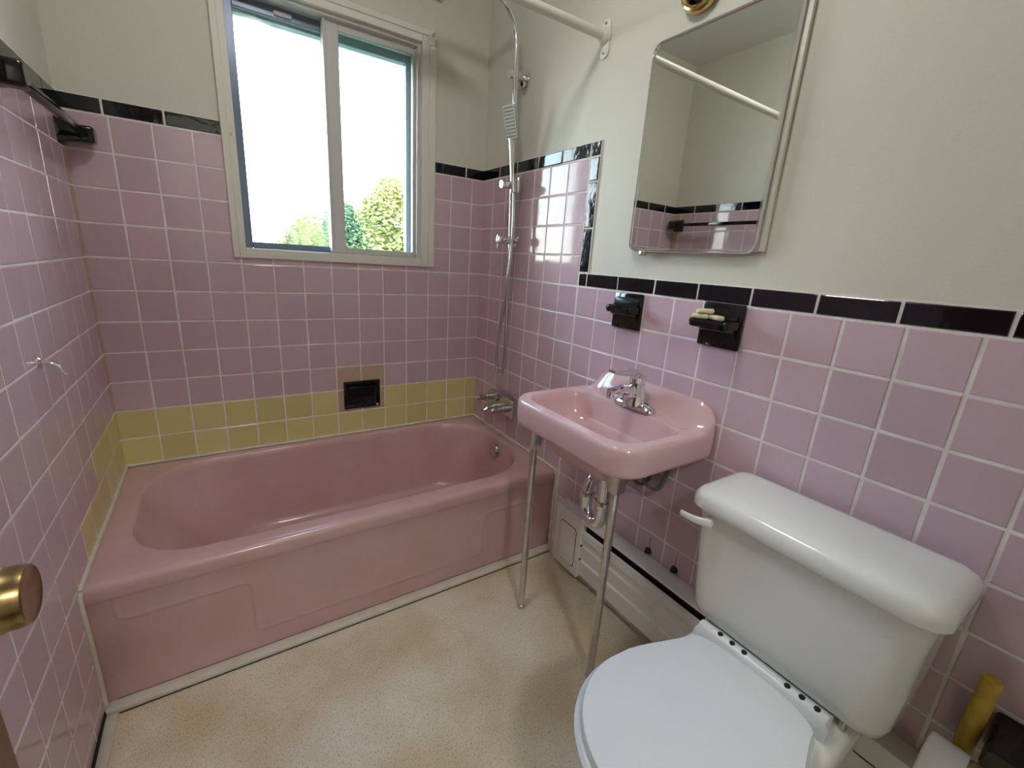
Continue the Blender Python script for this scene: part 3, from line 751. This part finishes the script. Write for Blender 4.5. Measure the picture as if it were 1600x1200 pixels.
def oval(k, z, off=0, flat=1.232):
    """seat outline grown by off"""
    out = []; n = 72
    cx, ax, hw = .985, .180+off, .181+off
    for i in range(n):
        a_ = 2*PI*i/n; c, s_ = math.cos(a_), math.sin(a_)
        if c < 0: x_ = cx+ax*c; y_ = hw*s_
        else:
            x_ = cx+(flat-cx)*min(1, (abs(c))**.62*1.0); y_ = hw*s_
            if x_ > 1.06: y_ = y_ if abs(y_) < 1 else y_
            w_ = hw-(hw-.128-off*.3)*sm((x_-1.0)/(flat-1.0))
            sgn = 1 if s_ >= 0 else -1
            y_ = sgn*min(abs(hw*(abs(s_)**.55)), w_) if abs(s_) > 1e-6 else 0
        out.append((x_*k+cx*(1-k) if k < 1 else x_, TY+y_*k, z))
    return out
m = MB(); m.rings([oval(.96, .402), oval(1, .404), oval(1, .414), oval(.985, .420), oval(.95, .422), oval(.6, .4235), oval(.15, .424)]); m.build('seat_lid', SEATM, toi)
m = MB(); m.rings([oval(1, .380, .004), oval(1, .383, .010), oval(1, .395, .011), oval(1, .401, .005)]); m.build('seat', SEATM, toi)
m = MB()
def bw(k, z, off, dx=0): return [(p[0]+dx, p[1], z) for p in oval(k, z, off, 1.262)]
def ped(x0_, x1_, hw, z, r):
    # same point count as oval(72)
    out = []
    for i in range(72):
        a_ = 2*PI*i/72; c, s_ = math.cos(a_), math.sin(a_)
        cx, ax = (x0_+x1_)/2, (x1_-x0_)/2
        out.append((cx+ax*math.copysign(abs(c)**.7, c), TY+hw*math.copysign(abs(s_)**.7, s_), z))
    return out
m.rings([ped(.93, 1.40, .115, 0, 0), ped(.93, 1.40, .118, .01, 0), ped(.95, 1.39, .095, .06, 0), ped(.98, 1.38, .09, .14, 0), ped(.93, 1.37, .12, .22, 0), ped(.86, 1.35, .155, .30, 0), bw(1, .355, -.004), bw(1, .378, .004), bw(.97, .380, 0)])
m.bbox(1.20, 1.40, TY-.165, TY+.165, .300, .382, .025, 3)
m.rings([rr(1.31, 1.44, TY-.11, TY+.11, .03, z_, 5, 5) for z_ in (.36, .40)])
m.build('bowl', CHINA, toi)
# hinge bar with its dark slots
m = MB(); R = []
hyA, hyB = TY-.140, TY+.146
for y_ in [hyA+(hyB-hyA)*i/40 for i in range(41)]:
    k = abs((y_-(hyA+hyB)/2)/((hyB-hyA)/2)); f = 1 if k < .93 else math.sqrt(max(.15, 1-((k-.93)/.07)**2))
    R.append([(1.232, y_, .400), (1.236, y_, .400+.022*f), (1.243, y_, .400+.029*f), (1.252, y_, .400+.030*f), (1.262, y_, .400+.024*f), (1.270, y_, .400+.012*f), (1.273, y_, .400), (1.273, y_, .384), (1.232, y_, .384)])
m.rings(R); m.bbox(1.268, 1.300, hyA+.01, hyB-.02, .382, .396, .003); hb = m.build('hinge_bar', SEATM, toi)
for q in (.050, .077, .103, .188, .214, .240):
    yy = hyB-q*1.07-.002
    M = axis((1.2475, yy, .4285), (-.12, 0, 1)) @ Matrix.Scale(1.0, 4)
    m = MB(); m.lathe([(.0060, 0), (.0060, .0022), (.005, .0026)], 14, 0, M); m.build('bolt_slot', BLACK, hb)
for yy in (TY-.145, TY+.150):
    m = MB(); m.lathe([(.007, .0), (.007, .02), (.004, .03)], 12, 0, Matrix.Translation((1.30, yy, .382))); m.build('tank_bolt', DCHROME, toi)

# ------------------------------------------------------------------ baseboard heater
t = thing('baseboard_heater', (1.46, -1.42, 0), 'cream ribbed baseboard heater along the foot of the right wall', 'heater')
hx = 1.430
HA, HB = -.842, -2.20
m = MB()
# ribbed front cover extruded along the wall
prof = [(hx+.010, .052), (hx+.004, .056), (hx+.004, .100), (hx+.0, .104), (hx+.0, .122), (hx+.006, .127), (hx+.006, .160), (hx+.001, .165), (hx+.001, .184), (hx+.007, .189), (hx+.007, .212), (hx+.002, .218), (hx+.004, .243), (hx+.012, .249), (hx+.014, .246), (hx+.008, .24), (hx+.012, .06)]
m.rings([[(p[0], y_, p[1]) for p in prof] for y_ in (-.99, -1.84)]); m.build('front_cover', HEATM, t)
m = MB(); m.rings([[(p[0], y_, p[1]) for p in [(WX-.006, .05), (WX-.006, .298), (hx+.018, .298), (hx+.002, .288), (hx+.002, .281), (hx+.004, .281), (hx+.019, .291), (WX-.010, .291), (WX-.010, .05)]] for y_ in (-.99, -1.84)])
m.build('back_panel', HEATM, t)
m = MB(); m.box(hx+.022, WX-.012, -1.84, -.99, .06, .28); m.build('dark_interior', BLACK, t)
for ya, yb in ((-.842, -.995), (-1.838, -1.984)):
    m = MB(); m.bbox(hx-.006, WX-.005, yb, ya, .040, .300, .004); cp = m.build('end_cap', HEATM, t)
    m = MB(); R = []
    for x_, ins in ((hx-.006, 0), (hx-.0085, .001), (hx-.009, .004)):
        R.append([(x_, p[0], p[1]) for p in rr(yb+.024+ins, ya-.038-ins, .075+ins, .240-ins, .014, 0, 5, 4)])
    m.rings(R); ap = m.build('access_panel', HEATM, cp)
    m = MB(); R = []
    for x_, ins in ((hx-.0058, -.003), (hx-.0068, -.002), (hx-.0068, .001)):
        R.append([(x_, p[0], p[1]) for p in rr(yb+.024+ins, ya-.038-ins, .075+ins, .240-ins, .016, 0, 5, 4)])
    m.rings(R); m.build('panel_gap', DARKBR, cp)
for zz in (.13, .19):
    m = MB(); m.lathe([(.004, 0), (.004, .004)], 8, 0, axis((hx+.0, -1.002, zz), (-1, 0, 0))); m.build('screw', BLACK, t)

# corroded pipe holes over the heater
for k, (yy, zz, lb) in enumerate([(-1.258, .316, 'dark corroded pipe stub in the pink wall, nearer the sink legs'), (-1.362, .314, 'dark corroded pipe stub in the pink wall, nearer the toilet tank')]):
    m = MB(); M = axis((WX-.004, yy, zz), (-1, 0, 0))
    m.lathe([(.011+.002*k, 0), (.0125, .004), (.009, .008), (.0065, .016), (.004, .018)], 14, 0, M)
    m.bbox(WX-.0062, WX-.0052, yy-.0007, yy+.0007, zz+.008, zz+.05, .0002, 1)
    for v in range(len(m.v)):
        p = m.v[v]; n_ = noise.noise(Vector(p)*140)*.0022; m.v[v] = (p[0], p[1]+n_, p[2]-n_*.6)
    tag(m.build('pipe_stub', DARKBR), lb, 'pipe', 'pipe stubs above the heater')

# ------------------------------------------------------------------ plunger, toilet paper
px0, py0 = 1.450, -2.022
t = thing('plunger', (px0, py0, 0), 'plunger with a yellow painted handle standing beside the toilet tank', 'plunger')
m = MB(); m.tube([(px0, py0, .06), (px0, py0, .30), (px0, py0, .556), (px0, py0, .560)], [.0145, .0145, .0145, .013], 18); m.lathe([(.0146, .546), (.0152, .549), (.0146, .552)], 18, 0, Matrix.Translation((px0, py0, 0)))
m.build('handle', YELLOW, t)
m = MB(); m.lathe([(.030, 0), (.031, .006), (.029, .03), (.022, .055), (.018, .07), (.016, .08), (.0145, .08)], 30, 0, Matrix.Translation((px0, py0, 0))); m.build('cup', RUBR, t)
t = thing('toilet_paper_holder', (WX, -2.03, .42), 'black glazed toilet paper holder on the right wall with its wooden roller', 'paper holder')
for yy, zc, hh0, hz0, L_ in ((-2.072, .446, .032, .040, .098),):
    m = MB(); R = []
    for dx, k1, k2 in ((.004, 1, 1), (.012, 1, 1), (.022, .92, .85), (L_-.012, .86, .68), (L_, .7, .5)):
        R.append([(WX-dx, yy+p[0], zc+p[1]) for p in rr(-hh0*k1, hh0*k1, -hz0*k2, hz0*k2, .009, 0, 4, 3)])
    m.rings(R); m.build('post', BLKG, t)
m = MB(); m.tube([(WX-.104, -1.982, .392), (WX-.100, -2.020, .396), (WX-.088, -2.055, .402)], .019, 18); rl = m.build('roller', CARD, t)
m = MB(); R = []
for y_, r_ in ((-2.034, .042), (-2.037, .045), (-1.986, .045), (-1.983, .042), (-1.983, .021), (-2.034, .021)):
    R.append([(WX-.106+r_*math.cos(2*PI*k/40), y_, .384+r_*math.sin(2*PI*k/40)) for k in range(40)])
m.rings(R+[R[0]], False, False); tag(m.build('toilet_paper_roll', PAPER), 'white toilet paper roll on the black holder', 'toilet paper')

# ------------------------------------------------------------------ door, opened against the left wall
HP = Vector((.130, -2.27, 0)); LP = Vector((.131, -1.497, 0))
d = (LP-HP); DW = d.length; ang = math.atan2(d.y, d.x)
MD = Matrix.Translation(HP) @ Matrix.Rotation(ang, 4, 'Z')     # local x along the door, local -y = room side
door = bpy.data.objects.new('door_1', None); col.objects.link(door); struct(door); door.location = HP
m = MB(); m.bbox(0, DW, 0, .036, .012, 1.99, .002, 1, 0, MD); m.build('door_leaf', WOOD, door)
kz, kx = .908, DW-.046
m = MB(); M = MD @ Matrix.Translation((kx, 0, kz)) @ Matrix.Rotation(PI/2, 4, 'X')
m.lathe([(.030, 0), (.031, .003), (.028, .007), (.014, .010), (.0125, .020), (.019, .024), (.0255, .029), (.0285, .037), (.0290, .040), (.0278, .0415), (.0275, .052), (.0262, .0565), (.0245, .0575), (.021, .0565), (.010, .0570), (.0, .0570)], 40, 0, M, caps=False)
m.build('door_handle', OLDBRASS, door)
m = MB(); m.box(DW-.0005, DW+.0012, .006, .030, kz-.03, kz+.03, 0, MD); m.build('latch_plate', OLDBRASS, door)
m = MB()
m.bbox(LX+.001, DX0, FY-.10, FY+.012, 0, DZ+.04, .003); m.bbox(DX1, DX1+.06, FY-.10, FY+.012, 0, DZ+.06, .003); m.bbox(DX0, DX1, FY-.10, FY+.012, DZ, DZ+.06, .003)
struct(m.build('trim_doorway', TRIMW))

# ------------------------------------------------------------------ added fill lamps, out of view
def fill_lamp(name, x, y, power, label):
    t = thing(name, (x, y, CZ), label, 'ceiling lamp')
    m = MB(); m.lathe([(.14, 0), (.145, -.01), (.135, -.02)], 36, 0, Matrix.Translation((x, y, CZ-.001))); m.build('pan', BRASS, t)
    e = bpy.data.materials.new('fill_lamp_glass'); e.use_nodes = True; b = e.node_tree.nodes['Principled BSDF']
    b.inputs['Base Color'].default_value = (.9, .85, .7, 1); b.inputs['Emission Color'].default_value = (1, .96, .92, 1); b.inputs['Emission Strength'].default_value = power
    m = MB(); m.lathe([(.130, -.02), (.125, -.05), (.100, -.08), (.05, -.098), (.0, -.102)], 36, 0, Matrix.Translation((x, y, CZ)), caps=False); m.build('shade', e, t)
    return t
fill_lamp('fill_lamp', .66, -1.15, ROOM_W, 'unseen ceiling lamp added for fill, over the middle of the room')  # added above the view to brighten the tub end
fill_lamp('fill_lamp', .40, HY-.65, HALL_W, 'unseen ceiling lamp added for fill, in the hall outside the doorway')  # added behind the camera as soft front fill through the doorway

# ------------------------------------------------------------------ outdoors
m = MB(); m.box(-60, 60, .16, 90, -.75, -.7); g = m.build('ground', GRASS, smooth=False); struct(g)
m = MB(); m.bbox(-3, 5, .151, .62, 2.20, 2.26, .004); m.bbox(-3, 5, .62, .66, 2.16, 2.32, .004); struct(m.build('trim_eave', SOFFIT))
def tree(x, y, z0, ztop, r, leafm, label, seed, n=5200, lobes=9):
    rnd = random.Random(seed)
    t = thing('tree', (x, y, -.7), label, 'tree')
    m = MB(); m.tube([(x, y, -.7), (x+.05, y, (z0+ztop)/2-.5), (x+.1, y, ztop-r*.8)], [.2, .14, .05], 10); m.build('trunk', BARK, t)
    L = [(x, y, (z0+ztop)/2, r*.8)]
    for k in range(lobes):
        a_ = rnd.uniform(0, 2*PI); zz = rnd.uniform(z0+r*.3, ztop-r*.38); fr = 1-.55*(zz-z0)/(ztop-z0)
        L.append((x+r*.62*fr*math.cos(a_), y+r*.62*fr*math.sin(a_), zz, r*rnd.uniform(.36, .55)))
    L.append((x, y, ztop-r*.42, r*.42))
    m = MB()
    for k in range(n):
        lx, ly, lz, lr = rnd.choice(L)
        v = Vector((rnd.gauss(0, 1), rnd.gauss(0, 1), rnd.gauss(0, 1))).normalized()*lr*(rnd.random()**.35)*rnd.uniform(.9, 1.08)
        c = Vector((lx, ly, lz))+v; s_ = rnd.uniform(.055, .10)
        q = Matrix.Rotation(rnd.uniform(0, 6.28), 3, 'Z') @ Matrix.Rotation(rnd.uniform(0, 6.28), 3, 'X')
        m.add([c+q @ Vector((-s_, 0, 0)), c+q @ Vector((0, -s_*.6, .02)), c+q @ Vector((s_, 0, 0)), c+q @ Vector((0, s_*.6, .02))], [(0, 1, 2, 3)])
    m.build('foliage', leafm, t, smooth=False)
tree(4.85, 11.5, .2, 3.30, 1.15, LEAF, 'tall yellow-green tree seen through the right window pane', 3, 20000)
tree(4.15, 14.6, .0, 2.80, 1.0, LEAF2, 'lower green tree left of the tall one outside the right pane', 5, 17000)
tree(4.1, 19.5, -.2, 2.75, 2.0, LEAF, 'broad low green tree outside the wavy left pane', 9, 22000, 16)
tree(7.9, 13.5, .2, 4.2, 1.4, LEAF2, 'dark green tree standing furthest to the right outside', 12, 14000)
t = thing('house', (5.0, 24, -.7), 'distant pale house roof showing below the trees', 'house')
m = MB(); m.box(3.6, 8.6, 24, 29, -.7, 1.15); m.build('wall', SIDING, t, smooth=False)
m = MB(); m.add([(3.3, 23.6, 1.1), (8.9, 23.6, 1.1), (8.9, 29.4, 1.1), (3.3, 29.4, 1.1), (3.9, 26.5, 1.85), (8.3, 26.5, 1.85)], [(0, 1, 5, 4), (1, 2, 5), (2, 3, 4, 5), (3, 0, 4), (3, 2, 1, 0)]); m.build('roof', SIDING, t, smooth=False)
